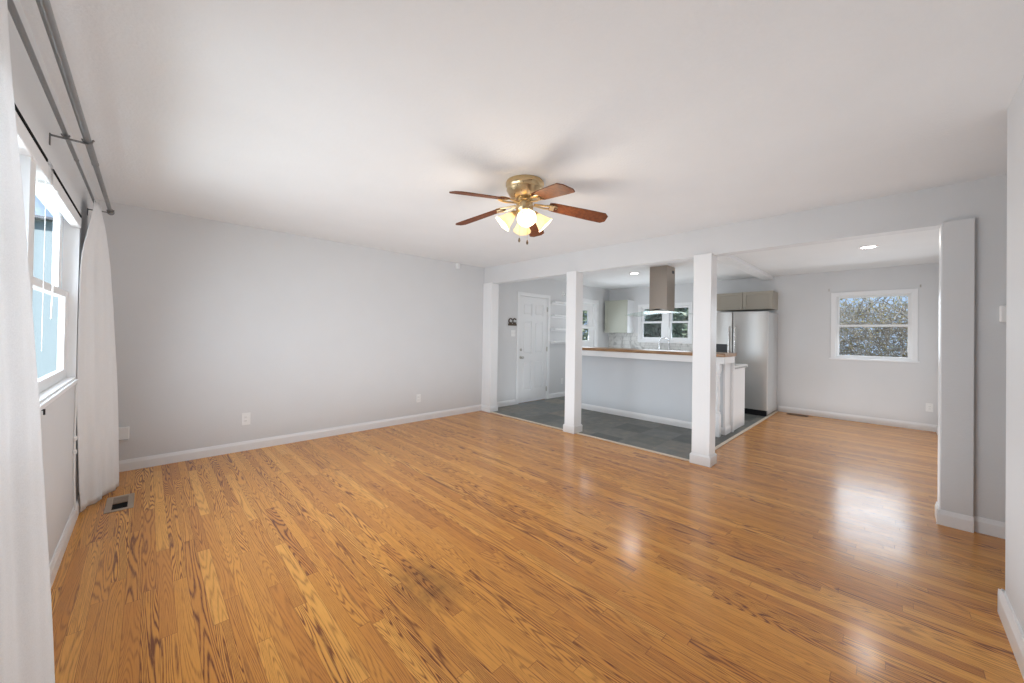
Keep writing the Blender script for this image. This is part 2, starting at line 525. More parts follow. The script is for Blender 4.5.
class MB:
    """collects shapes into ONE bmesh, built as one mesh object"""

    def __init__(self):
        self.bm = bmesh.new()

    def _bev(self, verts, bev, seg=2):
        if bev > 0:
            es = list({e for v in verts for e in v.link_edges})
            bmesh.ops.bevel(self.bm, geom=es, offset=bev, segments=seg, affect='EDGES', profile=0.5)

    def box(self, x0, x1, y0, y1, z0, z1, bev=0.0, seg=2, M=None):
        r = bmesh.ops.create_cube(self.bm, size=1.0)
        vs = r['verts']
        for v in vs:
            v.co = Vector((x0 + (v.co.x + .5) * (x1 - x0), y0 + (v.co.y + .5) * (y1 - y0), z0 + (v.co.z + .5) * (z1 - z0)))
            if M is not None:
                v.co = M @ v.co
        self._bev(vs, bev, seg)
        return self

    def cyl(self, a, b, r, r2=None, seg=16, cap=True):
        a, b = Vector(a), Vector(b)
        d = b - a
        q = Vector((0, 0, 1)).rotation_difference(d.normalized()).to_matrix().to_4x4()
        M = Matrix.Translation((a + b) / 2) @ q
        bmesh.ops.create_cone(self.bm, cap_ends=cap, segments=seg, radius1=r, radius2=r if r2 is None else r2,
                              depth=d.length, matrix=M)
        return self

    def sphere(self, c, r, seg=16, sc=(1, 1, 1)):
        M = Matrix.Translation(c) @ Matrix.Diagonal((*sc, 1))
        bmesh.ops.create_uvsphere(self.bm, u_segments=seg, v_segments=max(6, seg // 2), radius=r, matrix=M)
        return self

    def lathe(self, prof, M=None, seg=28, close=False):
        rings = []
        for (r, z) in prof:
            ring = []
            for k in range(seg):
                a = 2 * pi * k / seg
                co = Vector((r * cos(a), r * sin(a), z))
                ring.append(self.bm.verts.new(M @ co if M is not None else co))
            rings.append(ring)
        for i in range(len(rings) - 1):
            for k in range(seg):
                k2 = (k + 1) % seg
                self.bm.faces.new((rings[i][k], rings[i][k2], rings[i + 1][k2], rings[i + 1][k]))
        if close:
            self.bm.faces.new(rings[0][::-1])
            self.bm.faces.new(rings[-1])
        return self

    def tube(self, pts, r, seg=10):
        pts = [Vector(p) for p in pts]
        rings = []
        t0 = (pts[1] - pts[0]).normalized()
        ref = Vector((0, 0, 1)) if abs(t0.z) < 0.9 else Vector((1, 0, 0))
        n = t0.cross(ref).normalized()
        for i, p in enumerate(pts):
            t = (pts[min(i + 1, len(pts) - 1)] - pts[max(i - 1, 0)]).normalized()
            n = (n - t * n.dot(t)).normalized()
            bn = t.cross(n)
            rr = r[i] if isinstance(r, (list, tuple)) else r
            rings.append([self.bm.verts.new(p + rr * (cos(2 * pi * k / seg) * n + sin(2 * pi * k / seg) * bn)) for k in range(seg)])
        for i in range(len(rings) - 1):
            for k in range(seg):
                k2 = (k + 1) % seg
                self.bm.faces.new((rings[i][k], rings[i][k2], rings[i + 1][k2], rings[i + 1][k]))
        self.bm.faces.new(rings[0][::-1])
        self.bm.faces.new(rings[-1])
        return self

    def prism(self, poly, a, b, M=None):
        """poly: list of (u,v); extruded along w from a to b; M maps (u,v,w)"""
        lo = [self.bm.verts.new((M or Matrix()) @ Vector((u, v, a))) for u, v in poly]
        hi = [self.bm.verts.new((M or Matrix()) @ Vector((u, v, b))) for u, v in poly]
        n = len(poly)
        self.bm.faces.new(lo[::-1])
        self.bm.faces.new(hi)
        for i in range(n):
            j = (i + 1) % n
            self.bm.faces.new((lo[i], lo[j], hi[j], hi[i]))
        return self

    def panel(self, rects, x, out, thick, axis='x'):
        return self

    def build(self, name, mat, parent=None, smooth=False, loc=None):
        bmesh.ops.recalc_face_normals(self.bm, faces=self.bm.faces)
        me = bpy.data.meshes.new(name)
        if loc is not None:
            for v in self.bm.verts:
                v.co -= Vector(loc)
        self.bm.to_mesh(me)
        self.bm.free()
        if smooth:
            for p in me.polygons:
                p.use_smooth = True
            try:
                me.set_sharp_from_angle(angle=radians(40))
            except Exception:
                pass
        me.materials.append(mat)
        o = bpy.data.objects.new(name, me)
        COL.objects.link(o)
        if loc is not None:
            o.location = loc
        if parent is not None:
            o.parent = parent
        return o


def tag(o, label=None, cat=None, group=None, kind=None):
    if label:
        o['label'] = label
    if cat:
        o['category'] = cat
    if group:
        o['group'] = group
    if kind:
        o['kind'] = kind
    return o


def thing(name, loc, label, cat, group=None, kind=None, rz=0):
    o = bpy.data.objects.new(name, None)
    o.empty_display_size = 0.1
    COL.objects.link(o)
    o.location = loc
    o.rotation_euler.z = rz
    return tag(o, label, cat, group, kind)


def struct(name, mb, mat, parent=None, smooth=False):
    o = mb.build(name, mat, parent, smooth)
    if parent is None:
        o['kind'] = 'structure'
    return o


def part(name, mb, mat, root, smooth=False, label=None):
    """world-coordinate mesh -> child of a root placed (unrotated) at its location"""
    q = root
    off = Vector((0, 0, 0))
    while q is not None:
        off += Vector(q.location)
        q = q.parent
    o = mb.build(name, mat, None, smooth)
    for v in o.data.vertices:
        v.co -= off
    o.parent = root
    if label:
        o['label'] = label
    return o


def copy_tree(o, parent=None):
    c = o.copy()
    COL.objects.link(c)
    if parent is not None:
        c.parent = parent
    for ch in list(o.children):
        copy_tree(ch, c)
    return c


# ------------------------------------------------------------------ room constants
H = 2.433
XL, YB, XB, XK, YN = -0.337, 4.908, 4.105, 8.129, -0.378
YD = -0.445          # dining side wall
TH = 0.12
BEAM_Z = 2.15
BEAM_T = 0.135
XN = 2.955
YH = -2.1            # end of the hallway

# ------------------------------------------------------------------ floor and ceiling
struct('floor', MB().box(XL - TH, XK + TH, YH - TH, YB + TH, -0.06, 0.0), OAK)
MB_t = MB().prism([(XB + 0.01, 1.455), (XK, 1.455), (XK, YB), (XB + 0.01, YB)], 0.0005, 0.006)
struct('floor_kitchen', MB_t, SLATE)
struct('ceiling', MB().box(XL - TH, XK + TH, YH - TH, YB + TH, H, H + 0.1), CEIL)


def wall_x(name, x0, x1, ya, yb, holes, mat=WALL, ztop=H):
    """wall whose faces are x=const, with rectangular holes (y0,y1,z0,z1), sorted by y"""
    mb = MB()
    y = ya
    for (h0, h1, z0, z1) in sorted(holes):
        if h0 > y:
            mb.box(x0, x1, y, h0, 0, ztop)
        if z0 > 0:
            mb.box(x0, x1, h0, h1, 0, z0)
        mb.box(x0, x1, h0, h1, z1, ztop)
        y = h1
    if yb > y:
        mb.box(x0, x1, y, yb, 0, ztop)
    return struct(name, mb, mat)


def wall_y(name, y0, y1, xa, xb, holes, mat=WALL, ztop=H):
    mb = MB()
    x = xa
    for (h0, h1, z0, z1) in sorted(holes):
        if h0 > x:
            mb.box(x, h0, y0, y1, 0, ztop)
        if z0 > 0:
            mb.box(h0, h1, y0, y1, 0, z0)
        mb.box(h0, h1, y0, y1, z1, ztop)
        x = h1
    if xb > x:
        mb.box(x, xb, y0, y1, 0, ztop)
    return struct(name, mb, mat)


LW = (1.15, 3.80, 0.965, 2.05)        # left window hole y0 y1 z0 z1
DW = (-0.19, 0.675, 1.0, 2.02)         # dining window hole
KW = (2.985, 4.095, 1.215, 1.985)      # kitchen window hole
SW = (6.62, 7.56, 0.97, 2.06)          # side window hole x0 x1 z0 z1
DR = (4.975, 5.80, 0.0, 2.04)          # entry door hole x0 x1 z0 z1
wall_x('wall_left', XL - 0.07, XL, YN - TH, YB + TH, [LW])
wall_y('wall_back', YB, YB + TH, XL, XK + TH, [DR, SW])
wall_x('wall_far', XK, XK + TH, YD - TH, YB, [DW, KW])
wall_y('wall_near', YN - TH, YN, XL, XN, [])
wall_x('wall_hallway_left', XN - TH, XN, YH, YN - TH, [])
wall_y('wall_hallway_end', YH - TH, YH, XN - TH, XB + TH, [])
wall_x('wall_right', XB, XB + BEAM_T, YH, -0.36, [])
wall_y('wall_dining', YD - TH, YD, XB + BEAM_T, XK, [])
struct('wall_header', MB().box(XB, XB + BEAM_T, -0.36, YB, BEAM_Z, H), WALL)
# boxed ceiling beam running across the kitchen
struct('trim_1', MB().box(XB + BEAM_T, XK, 1.535, 1.69, 2.368, H, 0.004), TRIM)

# posts that carry the header
struct('trim_2', MB().box(4.09, XB + BEAM_T + 0.01, 4.69, YB, 0.0, BEAM_Z + 0.012, 0.004), TRIM)


def base_mold(mb, p, q, n, h=0.095, t=0.014):
    """baseboard from p to q along the wall, n = unit normal into the room (x,y)"""
    p, q, n = Vector((*p, 0)), Vector((*q, 0)), Vector((*n, 0))
    prof = [(0, 0), (t, 0), (t, h * 0.72), (t * 0.7, h * 0.86), (t * 0.45, h), (0, h)]
    lo = [mb.bm.verts.new(p + n * a + Vector((0, 0, z))) for a, z in prof]
    hi = [mb.bm.verts.new(q + n * a + Vector((0, 0, z))) for a, z in prof]
    k = len(prof)
    mb.bm.faces.new(lo)
    mb.bm.faces.new(hi[::-1])
    for i in range(k):
        j = (i + 1) % k
        mb.bm.faces.new((lo[i], hi[i], hi[j], lo[j]))
    return mb


def bboard(name, segs, h=0.095, t=0.014):
    mb = MB()
    for p, q, n in segs:
        base_mold(mb, p, q, n, h, t)
    return struct(name, mb, TRIM)


bboard('baseboard_back', [((XL, YB), (4.09, YB), (0, -1))], 0.1)
bboard('baseboard_left', [((XL, YN), (XL, YB), (1, 0))], 0.1)
bboard('baseboard_post', [((4.09, 4.677), (4.09, YB - .013), (-1, 0)), ((4.077, 4.69), (4.263, 4.69), (0, -1))], 0.095)
bboard('baseboard_entry', [((4.26, YB), (4.91, YB), (0, -1)), ((5.868, YB), (XK - 0.62, YB), (0, -1))], 0.1)
bboard('baseboard_far', [((XK, YD), (XK, 1.44), (-1, 0))], 0.1)
bboard('baseboard_dining', [((XB + BEAM_T, YD), (XK, YD), (0, 1))], 0.1)
bboard('baseboard_right', [((XB, YH), (XB, -0.389), (-1, 0))], 0.105)
bboard('baseboard_near', [((XL, YN), (XN + 0.02, YN), (0, 1)), ((XN, YH), (XN, YN + 0.02), (1, 0))], 0.115, 0.02)

# right-hand post, a boxed board standing proud of the wall
mb = MB().box(4.072, XB + BEAM_T + 0.006, -0.388, -0.239, 0, BEAM_Z + 0.012, 0.003)
struct('trim_3', mb, WALL)
mb = MB().box(4.082, XB + BEAM_T + 0.01, -0.239, -0.234, 0, BEAM_Z + 0.0, 0.002)
struct('trim_4', mb, TRIM)  # thin facing added; its white stands for the light on this side
bboard('baseboard_opening', [((4.072, -0.388), (4.072, -0.222), (-1, 0)), ((4.059, -0.235), (4.25, -0.235), (0, 1))], 0.105)

# pale wooden thresholds between oak and slate
mb = MB().box(4.085, 4.125, 1.47, 4.73, 0.0, 0.012, 0.004)
struct('trim_5', mb, THRESH)
mb = MB().box(4.24, 8.1, 1.435, 1.475, 0.0, 0.012, 0.004)
struct('trim_6', mb, THRESH)


# ------------------------------------------------------------------ columns
def column(x0, x1, y0, y1, label):
    t = thing('support_column', ((x0 + x1) / 2, (y0 + y1) / 2, 0), label, 'column', 'square white posts under the header')
    part('shaft', MB().box(x0, x1, y0, y1, 0.0, BEAM_Z + 0.012, 0.004), TRIM, t)
    mb = MB().box(x0 - .014, x1 + .014, y0 - .014, y1 + .014, 0, .095, .004).box(x0 - .007, x1 + .007, y0 - .007, y1 + .007, .09, .104, .004)
    part('base_trim', mb, TRIM, t)
    return t


column(4.058, 4.222, 2.953, 3.112, 'square white post between the entry and the bar, farther of the two columns')
column(4.072, 4.244, 1.293, 1.468, 'square white post in front of the bar end, nearer of the two columns')


# ------------------------------------------------------------------ windows
def hung_window_x(n, x_in, hole, xf, dirn, units, rail_z, sash=0.045, casing=0.06, stool=True, depth=TH, rail=None):
    """window in an x=const wall. x_in: room face, xf: x of sash plane, dirn: +1 when outside is +x"""
    y0, y1, z0, z1 = hole
    root = thing('window_%d' % n, (x_in, (y0 + y1) / 2, z0), None, None, None, 'structure')
    s = dirn

    def bx(mb, a, b, *r):
        mb.box(min(a, b), max(a, b), *r)
    mb = MB()
    # jamb liner
    for (a0, a1, b0, b1) in ((y0, y0 + .012, z0, z1), (y1 - .012, y1, z0, z1), (y0 + .012, y1 - .012, z1 - .012, z1), (y0 + .012, y1 - .012, z0, z0 + .012)):
        bx(mb, x_in, x_in + s * depth, a0, a1, b0, b1)
    for k in range(1, len(units)):
        mb.box(min(x_in, x_in + s * depth), max(x_in, x_in + s * depth), units[k - 1][1], units[k][0], z0 + .012, z1 - .012)
    part('jamb', mb, VINYL, root)
    if casing:
        mb = MB()
        a, b = x_in, x_in - s * 0.014
        for (a0, a1, b0, b1) in ((y0 - casing, y0, z0 - .0, z1 + casing), (y1, y1 + casing, z0, z1 + casing), (y0, y1, z1, z1 + casing)):
            mb.box(min(a, b), max(a, b), a0, a1, b0, b1, 0.002)
        if not stool:
            mb.box(min(a, b), max(a, b), y0 - casing, y1 + casing, z0 - casing, z0, 0.002)
        part('casing', mb, TRIM, root)
    if stool:
        nose = .03 if casing else .014
        horn = .02 if casing else -.005
        mb = MB().box(min(x_in + s * .05, x_in - s * nose), max(x_in + s * .05, x_in - s * nose), y0 - casing - horn, y1 + casing + (horn if casing else -.03), z0 - .022, z0 + 0.001, 0.004)
        part('sill', mb, TRIM, root)
    for (a0, a1) in units:
        a0 += .012 if a0 == y0 else 0
        a1 -= .012 if a1 == y1 else 0
        for lo, hi, off, nm in ((z0 + .012, rail_z + .018, 0.0, 'lower_sash'), (rail_z - .018, z1 - .012, 0.03, 'upper_sash')):
            xa = xf + s * off
            mb = MB()
            t = 0.028
            rl = rail or sash
            for (c0, c1, d0, d1) in ((a0, a0 + sash, lo, hi), (a1 - sash, a1, lo, hi), (a0 + sash, a1 - sash, hi - (rl * .8), hi),
                                     (a0 + sash, a1 - sash, lo, lo + rl * (1.2 if nm == 'lower_sash' else .8))):
                mb.box(min(xa, xa + s * t), max(xa, xa + s * t), c0, c1, d0, d1, 0.003)
            so = part(nm, mb, VINYL, root)
            mb = MB().box(min(xa + s * .012, xa + s * .016), max(xa + s * .012, xa + s * .016), a0 + sash - .004, a1 - sash + .004, lo + rl * .7, hi - rl * .7)
            g = mb.build('pane', GLASS, None)
            off_v = Vector(root.location)
            for v in g.data.vertices:
                v.co -= off_v
            g.parent = so
    return root


# living-room window (left wall)
hung_window_x(1, XL, LW, -0.378, -1, [(1.15, 2.34), (2.44, 3.80)], 1.52, rail=0.05, sash=0.11, casing=0.0, stool=True, depth=0.07)
# dining window
hung_window_x(2, XK, DW, XK + 0.035, 1, [(DW[0], DW[1])], 1.53, sash=0.032, casing=0.058, stool=True)
# kitchen double window
hung_window_x(3, XK, KW, XK + 0.035, 1, [(2.985, 3.435), (3.565, 4.095)], 1.625, sash=0.05, casing=0.05, stool=False)

# side window in the back wall, beyond the entry door
root = thing('window_4', ((SW[0] + SW[1]) / 2, YB, SW[2]), None, None, None, 'structure')
mb = MB()
for (a0, a1, b0, b1) in ((SW[0], SW[0] + .02, SW[2], SW[3]), (SW[1] - .02, SW[1], SW[2], SW[3]), (SW[0] + .02, SW[1] - .02, SW[3] - .02, SW[3]), (SW[0] + .02, SW[1] - .02, SW[2], SW[2] + .02)):
    mb.box(a0, a1, YB, YB + TH, b0, b1)
part('jamb', mb, VINYL, root)
mb = MB()
for (a0, a1, b0, b1) in ((SW[0] - .08, SW[0], SW[2], SW[3] + .08), (SW[1], SW[1] + .08, SW[2], SW[3] + .08), (SW[0], SW[1], SW[3], SW[3] + .08)):
    mb.box(a0, a1, YB - .014, YB, b0, b1, 0.002)
part('casing', mb, TRIM, root)
for nm, lo, hi, yy in (('lower_sash', SW[2] + .02, 1.52, YB + .05), ('upper_sash', 1.49, SW[3] - .02, YB + .08)):
    mb = MB()
    a0, a1 = SW[0] + .02, SW[1] - .02
    for (c0, c1, d0, d1) in ((a0, a0 + .1, lo, hi), (a1 - .2, a1, lo, hi), (a0 + .1, a1 - .2, hi - (.16 if nm == 'upper_sash' else .06), hi), (a0 + .1, a1 - .2, lo, lo + (.2 if nm == 'lower_sash' else .06))):
        mb.box(c0, c1, yy, yy + .028, d0, d1, .003)
    so = part(nm, mb, VINYL, root)
    g = part('pane', MB().box(a0 + .09, a1 - .19, yy + .012, yy + .016, lo + .05, hi - .05), GLASS, so)

# ------------------------------------------------------------------ entry door
root = thing('door_1', ((DR[0] + DR[1]) / 2, YB, 0), None, None, None, 'structure')
mb = MB()
for (a0, a1, b0, b1) in ((DR[0] - .062, DR[0], 0, DR[3] + .062), (DR[1], DR[1] + .062, 0, DR[3] + .062), (DR[0], DR[1], DR[3], DR[3] + .062)):
    mb.box(a0, a1, YB - .016, YB, b0, b1, .003)
part('door_casing', mb, TRIM, root)
mb = MB()
for (a0, a1, b0, b1) in ((DR[0], DR[0] + .008, 0, DR[3]), (DR[1] - .008, DR[1], 0, DR[3]), (DR[0], DR[1], DR[3] - .008, DR[3])):
    mb.box(a0, a1, YB, YB + TH, b0, b1)
part('door_jamb', mb, TRIM, root)
# six-panel slab
sx0, sx1, sz0, sz1 = DR[0] + .01, DR[1] - .01, 0.012, DR[3] - .012
yd = YB + .012
wd = sx1 - sx0
cols = [(sx0 + .115, sx0 + wd / 2 - .045), (sx0 + wd / 2 + .045, sx1 - .115)]
rows = [(0.24, 0.80), (0.93, 1.56), (1.67, 1.90)]
mb = MB()
xs = [sx0, cols[0][0], cols[0][1], cols[1][0], cols[1][1], sx1]
mb.box(xs[0], xs[1], yd, yd + .042, sz0, sz1)
mb.box(xs[2], xs[3], yd, yd + .042, sz0, sz1)
mb.box(xs[4], xs[5], yd, yd + .042, sz0, sz1)
for (c0, c1) in cols:
    zz = sz0
    for (r0_, r1_) in rows:
        mb.box(c0, c1, yd, yd + .042, zz, r0_)
        zz = r1_
    mb.box(c0, c1, yd, yd + .042, zz, sz1)
    for (r0_, r1_) in rows:
        mb.box(c0, c1, yd + .014, yd + .03, r0_, r1_)
        mb.box(c0 + .028, c1 - .028, yd + .003, yd + .03, r0_ + .028, r1_ - .028, .009, 1)
slab = part('door_slab', mb, DOORP, root)
for z in (0.214, 1.014, 1.814):
    mb = MB().box(DR[1] - .018, DR[1] - .002, YB - .002, YB + .016, z - .045, z + .045, .002)
    mb.cyl((DR[1] - .01, YB - .006, z - .047), (DR[1] - .01, YB - .006, z + .047), .006)
    part('hinge', mb, NICKEL, root)
KY = Matrix.Rotation(radians(90), 4, 'X')
mb = MB().lathe([(.0, .0), (.030, .0), (.030, .008), (.012, .012), (.012, .035), (.024, .042), (.028, .056), (.024, .068), (.0, .073)],
                Matrix.Translation((5.043, yd, 0.87)) @ KY, 20)
part('door_knob', mb, NICKEL, slab, True)
mb = MB().lathe([(.0, .0), (.026, .0), (.026, .010), (.016, .016), (.0, .018)], Matrix.Translation((5.043, yd, 1.016)) @ KY, 20)
part('deadbolt', mb, NICKEL, slab, True)


# ------------------------------------------------------------------ wall plates and small wall things
def outlet_y(x, z, label, w=.072, h=.118, y=YB):
    t = thing('wall_outlet', (x, y, z), label, 'outlet', 'duplex outlets low on the walls')
    part('cover_plate', MB().box(x - w / 2, x + w / 2, y - .006, y, z - h / 2, z + h / 2, .0025), PLATE, t)
    for dz in (-.02, .02):
        mb = MB().box(x - .016, x + .016, y - .009, y - .004, z + dz - .014, z + dz + .014, .004)
        so = part('socket', mb, PLATE, t)
        mb = MB()
        for dx in (-.006, .006):
            mb.box(x + dx - .0012, x + dx + .0012, y - .0095, y - .0085, z + dz - .003, z + dz + .006)
        mb.cyl((x, y - .0095, z + dz - .008), (x, y - .0085, z + dz - .008), .002, seg=8)
        part('slot', mb, SLOT, so)
    return t


outlet_y(0.778, 0.341, 'white duplex outlet on the grey back wall, nearer the white curtain', .079, .13)
outlet_y(2.879, 0.335, 'white duplex outlet on the grey back wall, nearer the entry opening')
outlet_y(6.296, 0.33, 'white outlet beneath the floating shelves beside the entry door')
# dining outlet, on the far wall
x, y, z = XK, -0.366, 0.339
t = thing('wall_outlet', (x, y, z), 'white duplex outlet under the dining window near the corner', 'outlet', 'duplex outlets low on the walls')
part('cover_plate', MB().box(x - .006, x, y - .036, y + .036, z - .06, z + .06, .0025), PLATE, t)
for dz in (-.02, .02):
    so = part('socket', MB().box(x - .009, x - .004, y - .016, y + .016, z + dz - .014, z + dz + .014, .004), PLATE, t)
    mb = MB()
    for dy in (-.006, .006):
        mb.box(x - .0095, x - .0085, y + dy - .0015, y + dy + .0015, z + dz - .003, z + dz + .006)
    part('slot', mb, SLOT, so)

t = thing('light_switch', (4.818, YB, 1.322), 'white light switch plate between the brown plaque and the entry door', 'light switch')
part('cover_plate', MB().box(4.763, 4.873, YB - .006, YB, 1.264, 1.38, .0025), PLATE, t)
for dx in (-.024, .024):
    part('toggle', MB().box(4.818 + dx - .005, 4.818 + dx + .005, YB - .016, YB - .005, 1.317, 1.337, .002), PLATE, t)

# jack box low on the back wall, by the curtain
t = thing('jack_box', (-0.165, YB, 0.345), 'white surface-mount jack box low on the back wall beside the curtain', 'wall box')
part('box_cover', MB().box(-0.225, -0.105, YB - .045, YB, 0.285, 0.405, .006), PLATE, t)
part('box_seam', MB().box(-0.224, -0.104, YB - .046, YB - .03, 0.293, 0.297), SLOT, t)

# motion detector high on the back wall
t = thing('motion_detector', (3.54, YB, 2.385), 'small white motion detector on the back wall just under the ceiling', 'detector')
part('housing', MB().prism([(-.03, 0), (.03, 0), (.022, .045), (-.022, .045)], 2.345, 2.425, Matrix(((1, 0, 0, 3.54), (0, -1, 0, YB), (0, 0, 1, 0), (0, 0, 0, 1)))), PLATE, t)
part('lens', MB().box(3.524, 3.556, YB - .047, YB - .044, 2.355, 2.385, .001), TRIM, t)

# round door chime
t = thing('door_chime', (6.29, YB, 2.168), 'small round white chime on the wall above the floating shelves', 'chime')
part('disc', MB().lathe([(0, 0), (.055, 0), (.055, .02), (.045, .03), (0, .032)], Matrix.Translation((6.29, YB, 2.168)) @ KY, 24), PLATE, t, True)
part('ring', MB().lathe([(.026, .030), (.034, .034), (.036, .030)], Matrix.Translation((6.29, YB, 2.168)) @ KY, 24), SLOT, t, True)

# plaque
t = thing('wall_plaque', (4.79, YB, 1.53), 'small dark brown wall rack with two round scrolls, left of the entry door', 'plaque')
part('rail', MB().box(4.69, 4.893, YB - .02, YB, 1.462, 1.497, .003), PLAQUE, t)
for cx in (4.742, 4.842):
    mb = MB()
    pts = [(cx + .045 * cos(a) * (1 - .12 * a / 6), YB - .012, 1.546 + .047 * sin(a)) for a in [0.6 + k * .32 for k in range(17)]]
    mb.tube(pts, .011, 8)
    mb.cyl((cx, YB - .012, 1.497), (cx, YB - .012, 1.53), .008)
    part('scroll', mb, PLAQUE, t, True)

# shelves
for i, (z, lab) in enumerate(((1.975, 'white floating shelf, topmost of the four beside the entry door'),
                              (1.70, 'white floating shelf, second from the top beside the entry door'),
                              (1.425, 'white floating shelf, third from the top beside the entry door'),
                              (1.165, 'white floating shelf, lowest of the four beside the entry door'))):
    t = thing('floating_shelf', (6.13, YB, z), lab, 'shelf', 'white floating shelves beside the entry door')
    part('board', MB().box(5.885, 6.42, YB - .125, YB, z - .016, z + .016, .003), TRIM, t)
    part('cleat', MB().box(5.9, 6.405, YB - .02, YB, z - .045, z - .016, .002), TRIM, t)

# thermostat
t = thing('thermostat', (XB, -0.535, 1.497), 'white thermostat on the grey wall right of the boxed post', 'thermostat')
part('body', MB().box(XB - .028, XB, -0.62, -0.495, 1.44, 1.552, .008), PLATE, t)
part('display', MB().box(XB - .0295, XB - .027, -0.585, -0.545, 1.50, 1.53), BLACK, t, label='black display window')

# leftover curtain brackets over the dining window
for y, z, lab in ((0.761, 2.127, 'tiny grey screw bracket above the left corner of the dining window'),
                  (-0.271, 2.113, 'tiny grey screw bracket above the right corner of the dining window')):
    t = thing('wall_bracket', (XK, y, z), lab, 'bracket', 'screw brackets over the dining window')
    part('bracket_plate', MB().box(XK - .004, XK, y - .008, y + .008, z - .022, z + .022, .0015), NICKEL, t)
    part('hook', MB().cyl((XK - .003, y, z), (XK - .024, y, z + .004), .006, seg=8), NICKEL, t)

# ------------------------------------------------------------------ floor registers
t = thing('floor_register', (-0.126, 4.025, 0), 'tan metal floor register beside the white curtain', 'floor vent')
fr = MB()
for (a, b, c, d) in ((-.2, -.165, 3.86, 4.19), (-.085, -.052, 3.86, 4.19), (-.165, -.085, 3.86, 3.895), (-.165, -.085, 4.155, 4.19)):
    fr.box(a, b, c, d, 0, .006, .002, 1)
part('frame', fr, VENTM, t)
part('duct_opening', MB().box(-.165, -.085, 3.895, 4.02, 0.0005, 0.0015), DARKGAP, t)
mb = MB()
for k in range(11):
    yy = 4.026 + k * .0118
    mb.box(-.165, -.085, yy, yy + .007, 0.001, .005)
part('louvre_plate', mb, VENTM, t)

t = thing('floor_register', (7.97, 1.15, 0), 'dark floor register against the far baseboard beside the refrigerator', 'floor vent')
fr = MB()
for (a, b, c, d) in ((7.92, 7.935, 1.0, 1.3), (8.015, 8.03, 1.0, 1.3), (7.935, 8.015, 1.0, 1.015), (7.935, 8.015, 1.285, 1.3)):
    fr.box(a, b, c, d, 0, .006, .002, 1)
BRONZE = metal('dark_bronze', (0.10, 0.08, 0.06), 0.5)
part('frame', fr, BRONZE, t)
mb = MB()
for k in range(16):
    mb.box(7.935, 8.015, 1.018 + k * .0168, 1.018 + k * .0168 + .006, 0.0005, .004)
part('louvre_plate', mb, BRONZE, t)

# ------------------------------------------------------------------ curtain rods + curtains
RZ = 2.2
XR1, XR2 = -0.289, -0.222
t = thing('double_curtain_rod', (XL, 2.7, RZ), 'dark pewter double curtain rod on brackets over the left window', 'curtain rod')
mb = MB().cyl((XR2, 0.9, RZ), (XR2, 3.05, RZ), .0135).cyl((XR2, 3.0, RZ), (XR2, 4.2, RZ), .0115)
mb.cyl((XR2, 3.045, RZ), (XR2, 3.06, RZ), .0145)
part('front_rod', mb, PEWTER, t, True)
mb = MB().cyl((XR1, 0.9, RZ), (XR1, 3.05, RZ), .0085).cyl((XR1, 3.0, RZ), (XR1, 4.22, RZ), .007)
mb.cyl((XR1, 3.045, RZ), (XR1, 3.06, RZ), .0095)
part('rear_rod', mb, PEWTER, t, True)
mb = MB().cyl((XR2, 4.19, RZ), (XR2, 4.235, RZ), .018).cyl((XR2, 4.235, RZ), (XR2, 4.25, RZ), .0205)
part('finial', mb, PEWTER, t, True)
for yb_ in (1.05, 2.69, 4.175):
    mb = MB().box(XL, XL + .005, yb_ - .007, yb_ + .007, RZ - .065, RZ - .010, .002)
    mb.box(XL, XR2 + .004, yb_ - .004, yb_ + .004, RZ - .022, RZ - .014, .001)
    for xr, rr in ((XR1, .0125), (XR2, .0175)):
        pts = [(xr + rr * cos(a), yb_, RZ + rr * sin(a)) for a in [pi + k * pi / 8 for k in range(9)]]
        mb.tube(pts, .003, 6)
    mb.sphere((XR2 + .019, yb_, RZ + .002), .005, 8)
    part('bracket', mb, PEWTER, t)


